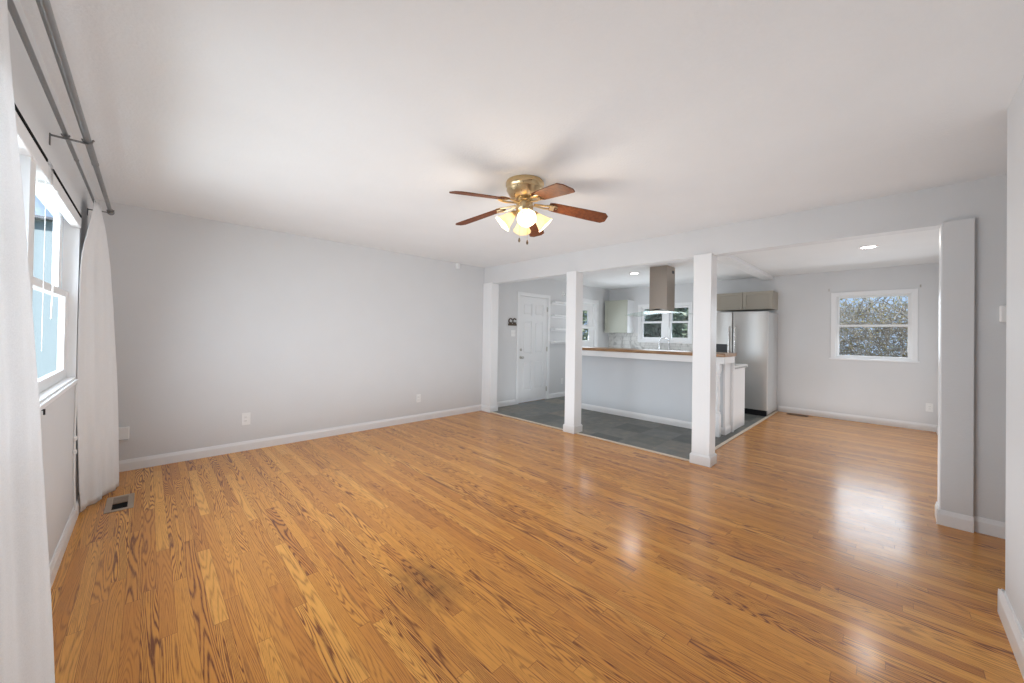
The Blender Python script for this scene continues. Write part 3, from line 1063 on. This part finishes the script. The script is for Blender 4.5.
def curtain(name, label, table, waves, amp, nx=110, nz=48, seed=0):
    """table: rows (z, left (x,y), right (x,y)) from heading to hem, smoothly interpolated; folds run down the cloth"""
    rnd = random.Random(seed)
    ph = rnd.random() * 6
    bm = bmesh.new()

    def at(z):
        for k in range(len(table) - 1):
            a, b = table[k], table[k + 1]
            if z >= b[0] or k == len(table) - 2:
                f = (a[0] - z) / (a[0] - b[0])
                pa, pb = table[max(0, k - 1)], table[min(len(table) - 1, k + 2)]
                out = []
                for e in (1, 2):
                    for c in (0, 1):
                        p0, p1, p2, p3 = pa[e][c], a[e][c], b[e][c], pb[e][c]
                        out.append(.5 * (2 * p1 + (p2 - p0) * f + (2 * p0 - 5 * p1 + 4 * p2 - p3) * f * f + (3 * p1 - p0 - 3 * p2 + p3) * f ** 3))
                return out
    rows_ = []
    zt, zb = table[0][0], table[-1][0]
    for j in range(nz + 1):
        tt = j / nz
        z = zt + (zb - zt) * tt
        lx, ly, rx, ry = at(z)
        dx, dy = rx - lx, ry - ly
        ln = math.hypot(dx, dy)
        nxv, nyv = dy / ln, -dx / ln
        row = []
        for i in range(nx + 1):
            q = i / nx
            fade = min(1, q / .16, (1 - q) / .08)
            a = amp * (.5 + .5 * min(1, tt * 2)) * (sin(2 * pi * waves * q + ph + .5 * sin(3 * q + 2 * tt)) + .35 * sin(2 * pi * waves * 2.3 * q + 1.7 + tt))
            row.append(bm.verts.new((lx + dx * q + nxv * a * fade, ly + dy * q + nyv * a * fade, z)))
        rows_.append(row)
    for j in range(nz):
        for i in range(nx):
            bm.faces.new((rows_[j][i], rows_[j][i + 1], rows_[j + 1][i + 1], rows_[j + 1][i]))
    me = bpy.data.meshes.new(name)
    bm.to_mesh(me)
    bm.free()
    for p in me.polygons:
        p.use_smooth = True
    me.materials.append(CURTAIN)
    o = bpy.data.objects.new(name, me)
    COL.objects.link(o)
    md = o.modifiers.new('cloth_thickness', 'SOLIDIFY')
    md.thickness = 0.0018
    return tag(o, label, 'curtain', 'white curtain panels on the double rod')


curtain('curtain', 'white curtain panel hanging at the far end of the rod, by the corner',
        [(RZ + .012, (-.284, 3.90), (-.270, 4.17)), (2.05, (-.290, 3.80), (-.246, 4.24)), (1.8, (-.324, 3.78), (-.222, 4.30)),
         (1.5, (-.332, 3.79), (-.203, 4.35)), (.8, (-.333, 3.83), (-.170, 4.42)), (.2, (-.322, 3.93), (-.153, 4.43)), (.012, (-.316, 3.97), (-.148, 4.43))], 2.6, .012, seed=3)
curtain('curtain', 'white curtain panel at the near end of the rod, left edge of the room',
        [(RZ + .012, (-.315, 1.10), (-.286, 1.65)), (1.5, (-.318, 1.0), (-.240, 1.65)), (1.1, (-.320, .97), (-.212, 1.65)),
         (.3, (-.320, .95), (-.172, 1.65)), (.012, (-.320, .95), (-.158, 1.65))], 4.0, .008, seed=5)

# ------------------------------------------------------------------ blind headrail + wand on the left window
t = thing('vertical_blind', (-0.335, 2.5, 1.99), 'white blind headrail with a tilt wand across the top of the left window', 'blind')
part('headrail', MB().box(XL - .035, XL + .008, 1.17, 3.78, 1.965, 2.030, .004), TRIM, t)
mb = MB().box(XL - .02, XL + .010, 1.17, 2.60, 2.031, 2.043).box(XL - .02, XL + .010, 2.74, 3.76, 2.031, 2.043)
part('shade_strip', mb, DARKGAP, t, label='dark strip coloured as the shadow gap over the headrail')  # dark colour paints in the shadow gap above the headrail
mb = MB().box(XL - .03, XL + .014, 2.63, 2.70, 1.955, 2.045, .004)
part('clip', mb, CLEAR, t)
part('wand', MB().tube([(XL + .008, 2.85, 1.97), (XL + .009, 2.83, 1.65), (XL + .010, 2.77, 1.345)], .0026, 8), PLATE, t)
part('cord', MB().tube([(XL + .004, 2.62, 1.975), (XL + .004, 2.62, 1.5), (XL + .004, 2.62, 1.2)], .0014, 6), PLATE, t)

# hook under the sill + cable down the wall
t = thing('sill_hook', (XL, 2.66, 0.93), 'tiny dark hook under the left window sill', 'hook')
part('hook_stem', MB().cyl((XL, 2.66, 0.934), (XL + .012, 2.66, 0.934), .003, seg=8), BLACK, t)
part('hook_tip', MB().cyl((XL + .011, 2.66, 0.938), (XL + .011, 2.66, 0.912), .0035, seg=8), BLACK, t)
t = thing('wall_cable', (XL, 3.84, 0.5), 'thin white cable clipped down the wall under the left window', 'cable')
part('cord', MB().tube([(XL + .008, 3.74, .93), (XL + .006, 3.745, .6), (XL + .008, 3.74, .3), (XL + .016, 3.745, .11)], .005, 8), PLATE, t)
for z in (.58, .49):
    part('clip', MB().box(XL, XL + .018, 3.73, 3.755, z - .014, z + .014, .004), PLATE, t)

# ------------------------------------------------------------------ ceiling fan
FX, FY = 1.978, 1.915
fan = thing('ceiling_fan', (FX, FY, H), 'antique brass hugger ceiling fan with cherry blades and four lit glass shades', 'ceiling fan')
T0 = Matrix.Translation((FX, FY, 0))
mb = MB().lathe([(0.0, H), (.136, H), (.141, H - .010), (.141, H - .032), (.134, H - .040), (.131, H - .058), (.135, H - .063), (.130, H - .072),
                 (.114, H - .098), (.096, H - .118), (.084, H - .126), (0, H - .126)], T0, 40)
part('motor_housing', mb, BRASS, fan, True)
mb = MB().lathe([(0, H - .126), (.058, H - .126), (.06, H - .136), (.055, H - .144), (.062, H - .158), (.066, H - .193), (.058, H - .220), (.04, H - .243), (0, H - .250)], T0, 32)
part('switch_housing', mb, BRASS, fan, True)
ZBL = 2.278
A0 = radians(34.0)
for k in range(5):
    a = A0 + k * 2 * pi / 5
    R_ = Matrix.Translation((FX, FY, ZBL)) @ Matrix.Rotation(a, 4, 'Z')
    P_ = R_ @ Matrix.Translation((.2, 0, -.018)) @ Matrix.Rotation(radians(-12), 4, 'X') @ Matrix.Rotation(radians((8.5, 8.0, 8.5, 11.5, 10.0)[k]), 4, 'Y') @ Matrix.Translation((-.2, 0, 0))
    # blade: clipped-corner plank widening outwards
    poly = [(.185, -.045), (.215, -.055), (.50, -.066), (.60, -.066), (.628, -.035), (.628, .035), (.60, .066), (.50, .066), (.215, .055), (.185, .045)]
    mb = MB().prism(poly, -.003, .003, P_)
    bl = part('blade', mb, BLADE, fan)
    # iron
    mb = MB()
    for sy in (-1, 1):
        pts = [(.07, sy * .012, -.012), (.11, sy * .022, -.016), (.15, sy * .03, -.022), (.19, sy * .036, -.022), (.225, sy * .03, -.022), (.245, sy * .012, -.022)]
        mb.tube([R_ @ Vector(p) for p in pts], .0075, 8)
    mb.box(.19, .225, -.034, .034, -.009, -.003, .001, 1, P_)
    for (px_, py_) in ((.205, -.024), (.205, .024), (.238, 0)):
        mb.sphere(P_ @ Vector((px_, py_, -.009)), .006, 8)
    ir = part('blade_iron', mb, BRASS, bl, True)
for k in range(4):
    a = YAW + pi + k * pi / 2 + radians(4)
    d = Vector((cos(a), sin(a), 0))
    c0 = Vector((FX, FY, H - .220))
    tip = c0 + d * .075 + Vector((0, 0, -.012))
    arm = MB().tube([c0 + d * .03, c0 + d * .055 + Vector((0, 0, .002)), tip], .011, 10)
    axis = (d * .72 + Vector((0, 0, -.70))).normalized()
    q = Vector((0, 0, 1)).rotation_difference(axis).to_matrix().to_4x4()
    Ms = Matrix.Translation(tip) @ q
    arm.lathe([(.0, -.012), (.018, -.012), (.024, .0), (.026, .022), (.022, .026), (0, .026)], Ms, 18)
    lamp = part('lamp_arm', arm, BRASS, fan, True)
    mb = MB()
    prof = [(.024, .012), (.03, .03), (.037, .05), (.046, .075), (.055, .098), (.064, .113), (.070, .120)]
    mb.lathe(prof, Ms, 28)
    mb.lathe([(r - .003, z + .001) for r, z in prof], Ms, 28)
    sh = part('lamp_shade', mb, SHADE, lamp, True)
    mb = MB().lathe([(0, .03), (.012, .032), (.016, .05), (.026, .075), (.028, .088), (.022, .102), (.01, .110), (0, .112)], Ms, 18)
    bb = part('bulb', mb, BULB, lamp, True)
    ld = bpy.data.lights.new('fan_bulb_light', 'POINT')
    ld.energy = 3.2
    ld.color = (1.0, 0.86, 0.66)
    ld.shadow_soft_size = 0.03
    lo = bpy.data.objects.new('fan_bulb_light', ld)
    lo.location = tip + axis * .125
    COL.objects.link(lo)
for dx, dy, zl in ((-.028, .022, 2.0), (.018, -.016, 1.985)):
    x_, y_ = FX + dx, FY + dy
    mb = MB().tube([(x_, y_, H - .235), (x_, y_, 2.1), (x_, y_, zl + .02)], .0009, 6)
    ch = part('pull_chain', mb, BRASS, fan)
    mb = MB().lathe([(0, zl - .014), (.005, zl - .012), (.0095, zl - .002), (.007, zl + .01), (.003, zl + .02), (0, zl + .021)], Matrix.Translation((x_, y_, 0)), 12)
    part('pull_knob', mb, PLAQUE, ch, True)

# ------------------------------------------------------------------ recessed lights
for x, y, lab in ((6.225, 3.26, 'lit white recessed downlight in the kitchen ceiling beside the range hood'),
                  (6.23, 0.222, 'lit white recessed downlight in the ceiling in front of the dining window')):
    t = thing('recessed_light', (x, y, H), lab, 'ceiling light', 'recessed downlights beyond the header')
    mb = MB().lathe([(.066, H - .0005), (.092, H - .001), (.094, H - .006), (.088, H - .009), (.066, H - .004)], Matrix.Translation((x, y, 0)), 32)
    part('trim_ring', mb, TRIM, t, True)
    mb = MB().lathe([(0, H - .003), (.068, H - .003), (.068, H - .001), (0, H - .001)], Matrix.Translation((x, y, 0)), 32)
    part('lens', mb, LED, t)
    ld = bpy.data.lights.new('downlight', 'AREA')
    ld.shape = 'DISK'
    ld.size = 0.13
    ld.energy = 5
    ld.color = (1.0, 0.96, 0.9)
    lo = bpy.data.objects.new('downlight', ld)
    lo.location = (x, y, H - .012)
    COL.objects.link(lo)

# ------------------------------------------------------------------ kitchen island with raised bar
isl = thing('kitchen_island', (5.7, 2.8, 0), 'kitchen island with a blue-grey half wall, white trim and a turned end post', 'island')
IY0, IY1 = 1.60, 3.96
part('half_wall', MB().box(5.54, 5.80, IY0, IY1, 0.006, 1.045), WALL_B, isl)
mb = MB()
base_mold(mb, (5.54, 1.562), (5.54, IY1 + .013), (-1, 0), .1)
base_mold(mb, (5.527, 1.575), (5.775, 1.575), (0, -1), .1)
base_mold(mb, (5.527, IY1), (5.80, IY1), (0, 1), .1)
part('base_trim', mb, TRIM, isl)
mb = MB().box(5.345, 5.365, 1.53, 3.97, .962, 1.052, .003).box(5.365, 5.79, 1.53, 1.55, .962, 1.052, .003).box(5.365, 5.54, 3.95, 3.97, .962, 1.052, .003)
part('apron', mb, TRIM, isl)
part('end_panel', MB().box(5.54, 5.775, 1.575, 1.60, 0.006, 1.05, .003).box(5.775, 5.802, 1.535, 1.60, 0.006, 1.05, .003), TRIM, isl)
# turned post
px_, py_ = 5.375, 1.617
mb = MB().box(px_ - .036, px_ + .036, py_ - .036, py_ + .036, 0.006, .30, .004).box(px_ - .036, px_ + .036, py_ - .036, py_ + .036, .86, .965, .004)
mb.lathe([(.032, .30), (.035, .31), (.035, .325), (.025, .335), (.021, .345), (.030, .36), (.030, .372), (.023, .385), (.032, .44), (.034, .50), (.030, .62),
          (.025, .74), (.022, .79), (.030, .80), (.030, .812), (.023, .822), (.034, .835), (.035, .85), (.032, .862)], Matrix.Translation((px_, py_, 0)), 20)
part('turned_post', mb, TRIM, isl, True)
t = tag(MB().box(5.31, 5.82, 1.515, 3.99, 1.0525, 1.097, .006).build('bar_top', BUTCHER), 'long butcher block bar top on the blue-grey half wall', 'countertop')
# base cabinet behind the half wall
cab = thing('base_cabinet', (6.13, 2.77, 0), 'white island base cabinet with beadboard end panel beside the refrigerator', 'cabinet')
part('carcass', MB().box(5.805, 6.40, 1.572, 3.94, .10, .868), TRIM, cab)
part('toe_kick', MB().box(5.82, 6.34, 1.60, 3.90, .006, .10), TRIM, cab)
mb = MB().box(5.818, 6.40, 1.56, 1.572, .006, .868)
nb = 12
for k in range(nb):
    xa = 5.822 + k * (.574 / nb)
    mb.box(xa, xa + .574 / nb - .006, 1.551, 1.562, .01, .866, .003, 1)
part('beadboard_panel', mb, TRIM, cab)
for k in range(4):
    y0_ = 1.60 + k * .585
    dr = part('door', MB().box(6.40, 6.42, y0_, y0_ + .56, .13, .66, .003), TRIM, cab)
    part('handle', MB().tube([(6.42, y0_ + .5, .55), (6.445, y0_ + .5, .55), (6.445, y0_ + .5, .65), (6.42, y0_ + .5, .65)], .005, 8), NICKEL, dr)
    dw = part('drawer', MB().box(6.40, 6.42, y0_, y0_ + .56, .68, .85, .003), TRIM, cab)
    part('handle', MB().tube([(6.42, y0_ + .22, .765), (6.445, y0_ + .22, .765), (6.445, y0_ + .34, .765), (6.42, y0_ + .34, .765)], .005, 8), NICKEL, dw)
ct = thing('island_worktop', (6.12, 2.76, .87), 'white lower worktop behind the bar with a dark mosaic end edge', 'countertop')
part('slab', MB().box(5.803, 6.45, 1.53, 3.97, .87, .91, .004), COUNTER, ct)
mb = MB()
for k in range(7):
    mb.box(5.82 + k * .088, 5.82 + k * .088 + .06, 1.527, 1.534, .874, .892, .001, 1)
part('edge_mosaic', mb, SLOT, ct, label='row of dark mosaic tiles on the worktop end')

# ------------------------------------------------------------------ range hood
hd = thing('range_hood', (5.98, 2.64, 1.68), 'stainless island range hood with a curved glass canopy hanging over the bar', 'range hood')
HX0, HX1, HY0, HY1 = 5.835, 6.135, 2.50, 2.785
mb = MB()
npt = 12
poly = [(HY0, H - .001)] + [(HY0, 1.735)]
for k in range(npt + 1):
    s = k / npt
    poly.append((HY0 + (HY1 - HY0) * s, 1.728 + .022 * sin(pi * s)))
poly += [(HY1, 1.735), (HY1, H - .001)]
poly = [poly[0]] + poly[2:-2] + [poly[-1]]
Mx = Matrix(((0, 0, 1, 0), (1, 0, 0, 0), (0, 1, 0, 0), (0, 0, 0, 1)))
mb.prism(poly, HX0, HX1, Mx)
chim = part('chimney', mb, HOODST, hd)
mb = MB()
mb.box(6.02, 6.10, HY0 - .002, HY0 + .004, 2.325, 2.372)
part('vent_slot', mb, BLACK, chim)
part('control_body', MB().box(5.84, 6.13, 2.505, 2.78, 1.712, 1.733, .004), HOODST, hd)
mb = MB()
cy_ = 2.64
ring_t, ring_b = [], []
poly = []
nn = 24
for k in range(nn + 1):
    y_ = cy_ - .51 + 1.02 * k / nn
    poly.append((y_, 1.712 - .055 * ((y_ - cy_) / .51) ** 2))
poly2 = [(y_, z_ - .008) for y_, z_ in poly][::-1]
mb.prism(poly + poly2, 5.70, 6.24, Mx)
part('glass_canopy', mb, HOODGLASS, hd)

# ------------------------------------------------------------------ refrigerator + cabinet above
fr = thing('refrigerator', (7.72, 1.905, 0.006), 'stainless side by side refrigerator with a dark kick plate at the far wall', 'refrigerator')
FX0, FX1, FY0, FY1 = 7.32, 8.09, 1.452, 2.365
part('cabinet_body', MB().box(FX0 + .065, FX1, FY0 + .006, FY1 - .006, .03, 1.745, .006), GREYSIDE, fr)
part('kick_plate', MB().box(FX0 + .05, FX0 + .068, FY0 + .02, FY1 - .02, .006, .10), BLACK, fr)
split = 1.972
for (a, b, hy) in ((FY0, split - .006, split - .045), (split + .006, FY1, split + .045)):
    mb = MB().box(FX0, FX0 + .06, a, b, .105, 1.755, .010, 3)
    d = part('door', mb, STEEL_V, fr, True)
    mb = MB().tube([(FX0, hy, .62), (FX0 - .045, hy, .63), (FX0 - .055, hy, .70), (FX0 - .055, hy, 1.42), (FX0 - .045, hy, 1.49), (FX0, hy, 1.50)], .0125, 12)
    part('handle', mb, STEEL, d, True)
    if a > split:
        dsp = part('water_dispenser', MB().box(FX0 - .006, FX0 + .02, 2.055, 2.30, .83, 1.19, .004), BLACK, d, label='black water dispenser panel')
part('door_gap', MB().box(FX0 + .02, FX0 + .065, split - .008, split + .008, .105, 1.75), BLACK, fr)

uc = thing('wall_cabinet', (7.93, 1.92, 1.815), 'taupe two-door cabinet mounted over the refrigerator', 'cabinet', 'kitchen wall cabinets')
part('carcass', MB().box(7.735, XK, 1.465, 2.375, 1.815, 2.135, .002), TAUPE, uc)


def shaker_x(x, y0, y1, z0, z1, t=.02, rail=.055):
    mb = MB()
    mb.box(x - t, x, y0, y0 + rail, z0, z1, .0015, 1).box(x - t, x, y1 - rail, y1, z0, z1, .0015, 1)
    mb.box(x - t, x, y0 + rail, y1 - rail, z0, z0 + rail, .0015, 1).box(x - t, x, y0 + rail, y1 - rail, z1 - rail, z1, .0015, 1)
    mb.box(x - t * .45, x, y0 + rail, y1 - rail, z0 + rail, z1 - rail)
    return mb


for (a, b) in ((1.468, 1.918), (1.923, 2.372)):
    d = part('door', shaker_x(7.734, a, b, 1.818, 2.132), TAUPE, uc)
    yk = b - .03 if a < 1.5 else a + .03
    part('knob', MB().sphere((7.70, yk, 1.845), .012, 12), NICKEL, d, True)

lc = thing('wall_cabinet', (7.97, 4.55, 1.375), 'sage grey wall cabinet in the kitchen corner left of the window', 'cabinet', 'kitchen wall cabinets')
part('carcass', MB().box(7.84, XK, 4.262, 4.84, 1.375, 2.135, .002), SAGE, lc)
d = part('door', shaker_x(7.84, 4.264, 4.838, 1.378, 2.132, .02, .05), SAGE, lc)
for yk in (4.70, 4.62):
    part('knob', MB().sphere((7.815, yk, 1.372), .013, 12), NICKEL, d, True)
mb = MB()
part('end_panel', MB().box(7.842, XK, 4.255, 4.262, 1.375, 2.135), TRIM, lc, label='cabinet end panel, whitened for the light on it')  # white paints in the daylight on this side of the sage cabinet

# ------------------------------------------------------------------ sink run under the kitchen window
sc_ = thing('sink_cabinet', (7.82, 3.64, 0), 'low white base cabinet run under the kitchen window behind the bar', 'cabinet')
part('carcass', MB().box(7.53, 8.10, 2.38, 4.90, .1, .12).box(7.53, 7.55, 2.38, 4.90, .12, .868).box(8.08, 8.10, 2.38, 4.90, .12, .868).box(7.55, 8.08, 2.38, 2.40, .12, .868).box(7.55, 8.08, 4.88, 4.90, .12, .868), TRIM, sc_)
part('toe_kick', MB().box(7.59, 8.10, 2.38, 4.90, .006, .1), TRIM, sc_)
for k in range(5):
    y0_ = 2.40 + k * .5
    d = part('door', shaker_x(7.53, y0_, y0_ + .48, .13, .85), TRIM, sc_)
    part('knob', MB().sphere((7.50, y0_ + .44, .78), .012, 10), NICKEL, d, True)
wt = thing('sink_worktop', (7.8, 3.64, .87), 'pale worktop along the far kitchen wall under the window', 'countertop')
mb = MB()
for (a, b, c, d_) in ((7.50, 7.60, 2.375, 4.905), (8.02, XK, 2.375, 4.905), (7.60, 8.02, 2.375, 3.16), (7.60, 8.02, 3.80, 4.905)):
    mb.box(a, b, c, d_, .87, .91)
part('slab', mb, COUNTER, wt)
mb = MB()
for (a, b, c, d_, e, f) in ((7.60, 8.02, 3.16, 3.80, .72, .726), (7.60, 7.606, 3.16, 3.80, .726, .905), (8.014, 8.02, 3.16, 3.80, .726, .905), (7.606, 8.014, 3.16, 3.166, .726, .905), (7.606, 8.014, 3.794, 3.80, .726, .905)):
    mb.box(a, b, c, d_, e, f)
part('sink_basin', mb, STEEL, wt)
struct('trim_7', MB().box(XK - .008, XK, 2.38, 2.935, .91, 1.37).box(XK - .008, XK, 2.935, 4.145, .91, 1.165).box(XK - .008, XK, 4.145, YB, .91, 1.372), MARBLE)

fc = thing('bridge_faucet', (8.07, 3.46, .91), 'chrome gooseneck bridge faucet in front of the kitchen window', 'faucet')
fx_ = 8.06
yb0, yb1 = 3.395, 3.60
pts = [(fx_, yb0, .91), (fx_, yb0, 1.16)]
for k in range(1, 13):
    a = pi * k / 12
    cyy = (yb0 + yb1) / 2
    rr = (yb1 - yb0) / 2
    pts.append((fx_ - .02 * k / 12, cyy - rr * cos(a), 1.17 + rr * 1.15 * sin(a)))
pts.append((fx_ - .02, yb1, 1.10))
part('spout', MB().tube(pts, .012, 12), CHROME, fc, True)
part('spray_head', MB().cyl((fx_ - .02, yb1, 1.11), (fx_ - .02, yb1, 1.03), .014, .018), CHROME, fc, True)
mb = MB().cyl((fx_, 3.30, .985), (fx_, 3.70, .985), .009)
part('bridge', mb, CHROME, fc, True)
for yy in (3.30, 3.70):
    mb = MB().cyl((fx_, yy, .91), (fx_, yy, 1.0), .014).cyl((fx_, yy - .035, 1.025), (fx_, yy + .035, 1.025), .006).cyl((fx_ - .035, yy, 1.025), (fx_ + .03, yy, 1.025), .006).sphere((fx_, yy, 1.015), .017, 12)
    part('tap_handle', mb, CHROME, fc, True)

# ------------------------------------------------------------------ outside
g = MB().box(-40, 50, -30, 50, -0.5, -0.35).build('ground', GRASS)
tag(g, 'grassy ground outside the house', 'ground', None, 'structure')


def thicket(name, c, size, n_twig, n_leaf, leaf, lab, cat, seed, leaf_sz=(.03, .07), thick=(.004, .012), kind='stuff', group=None):
    rnd = random.Random(seed)
    t = thing(name, (c[0], c[1], -.35), lab, cat, group)
    off = Vector((c[0], c[1], -.35))
    mb = MB()
    for _ in range(n_twig):
        tw = 1.0 if n_twig > 500 else .35
        p = Vector((rnd.uniform(-1, 1) * size[0] * tw, rnd.uniform(-1, 1) * size[1] * tw, rnd.uniform(0, .78) * size[2]))
        pts = [p]
        d = Vector((rnd.uniform(-.6, .6), rnd.uniform(-1, 1), rnd.uniform(.0, 1.2))).normalized()
        L_ = rnd.uniform(.3, .9) * (1.2 if n_twig > 500 else .5)
        for k in range(4):
            d = (d + Vector((rnd.uniform(-.3, .3), rnd.uniform(-.5, .5), rnd.uniform(-.45, .25)))).normalized()
            pts.append(pts[-1] + d * L_ / 4)
        r_ = rnd.uniform(*thick)
        mb.tube(pts, [r_, r_ * .9, r_ * .7, r_ * .55, r_ * .35], 4)
    o = mb.build('twigs', TWIG, t)
    o['kind'] = 'stuff'
    bm = bmesh.new()
    for _ in range(n_leaf):
        u = Vector((rnd.gauss(0, 1), rnd.gauss(0, 1), rnd.gauss(0, 1))).normalized()
        rr = rnd.uniform(.35, 1.0) ** .5
        p = Vector((u.x * rr * size[0], u.y * rr * size[1], size[2] * .5 + u.z * rr * size[2] * .5))
        s = rnd.uniform(*leaf_sz)
        a = Vector((rnd.gauss(0, 1), rnd.gauss(0, 1), rnd.gauss(0, 1))).normalized()
        b = a.orthogonal().normalized()
        cc = a.cross(b)
        v = [bm.verts.new(p + q) for q in (a * s, b * s * .45, -a * s, -b * s * .45)]
        bm.faces.new(v)
    me = bpy.data.meshes.new('leaves')
    bm.to_mesh(me)
    bm.free()
    me.materials.append(leaf)
    lo_ = bpy.data.objects.new('leaves', me)
    COL.objects.link(lo_)
    lo_.parent = t
    lo_['kind'] = 'stuff'
    return t


thicket('bramble_thicket', (10.6, -.2, 0), (.7, 1.8, 2.9), 3400, 5200, LEAF_Y, 'tangled ochre bramble thicket outside the dining window', 'bush', 1, (.016, .036), (.003, .009))
thicket('evergreen_hedge', (11.4, 5.60, 0), (.9, .62, 4.4), 60, 11000, LEAF_G, 'dark green hedge outside the left pane of the kitchen window', 'bush', 2, (.05, .11))
thicket('evergreen_hedge', (11.4, 4.15, 0), (.9, .64, 4.4), 60, 11000, LEAF_G, 'dark green hedge outside the right pane of the kitchen window', 'bush', 3, (.05, .11))
thicket('conifer_shrub', (11.2, 8.1, 0), (1.3, 1.3, 4.6), 40, 13000, LEAF_G, 'dark conifer shrub outside the narrow side window', 'bush', 4, (.05, .10))
hs = thing('neighbour_house', (-5.5, 21, -.35), 'pale blue neighbouring house seen through the left window', 'house')
part('wall', MB().box(-9, -1.5, 18.5, 24.5, -.35, 4.6), SIDING, hs)
part('roof', MB().prism([(18.1, 4.6), (24.9, 4.6), (21.5, 5.3)], -9.3, -1.2, Mx), ROOFM, hs)
part('window', MB().box(-6.0, -4.8, 18.45, 18.52, .9, 2.1), TRIM, hs)
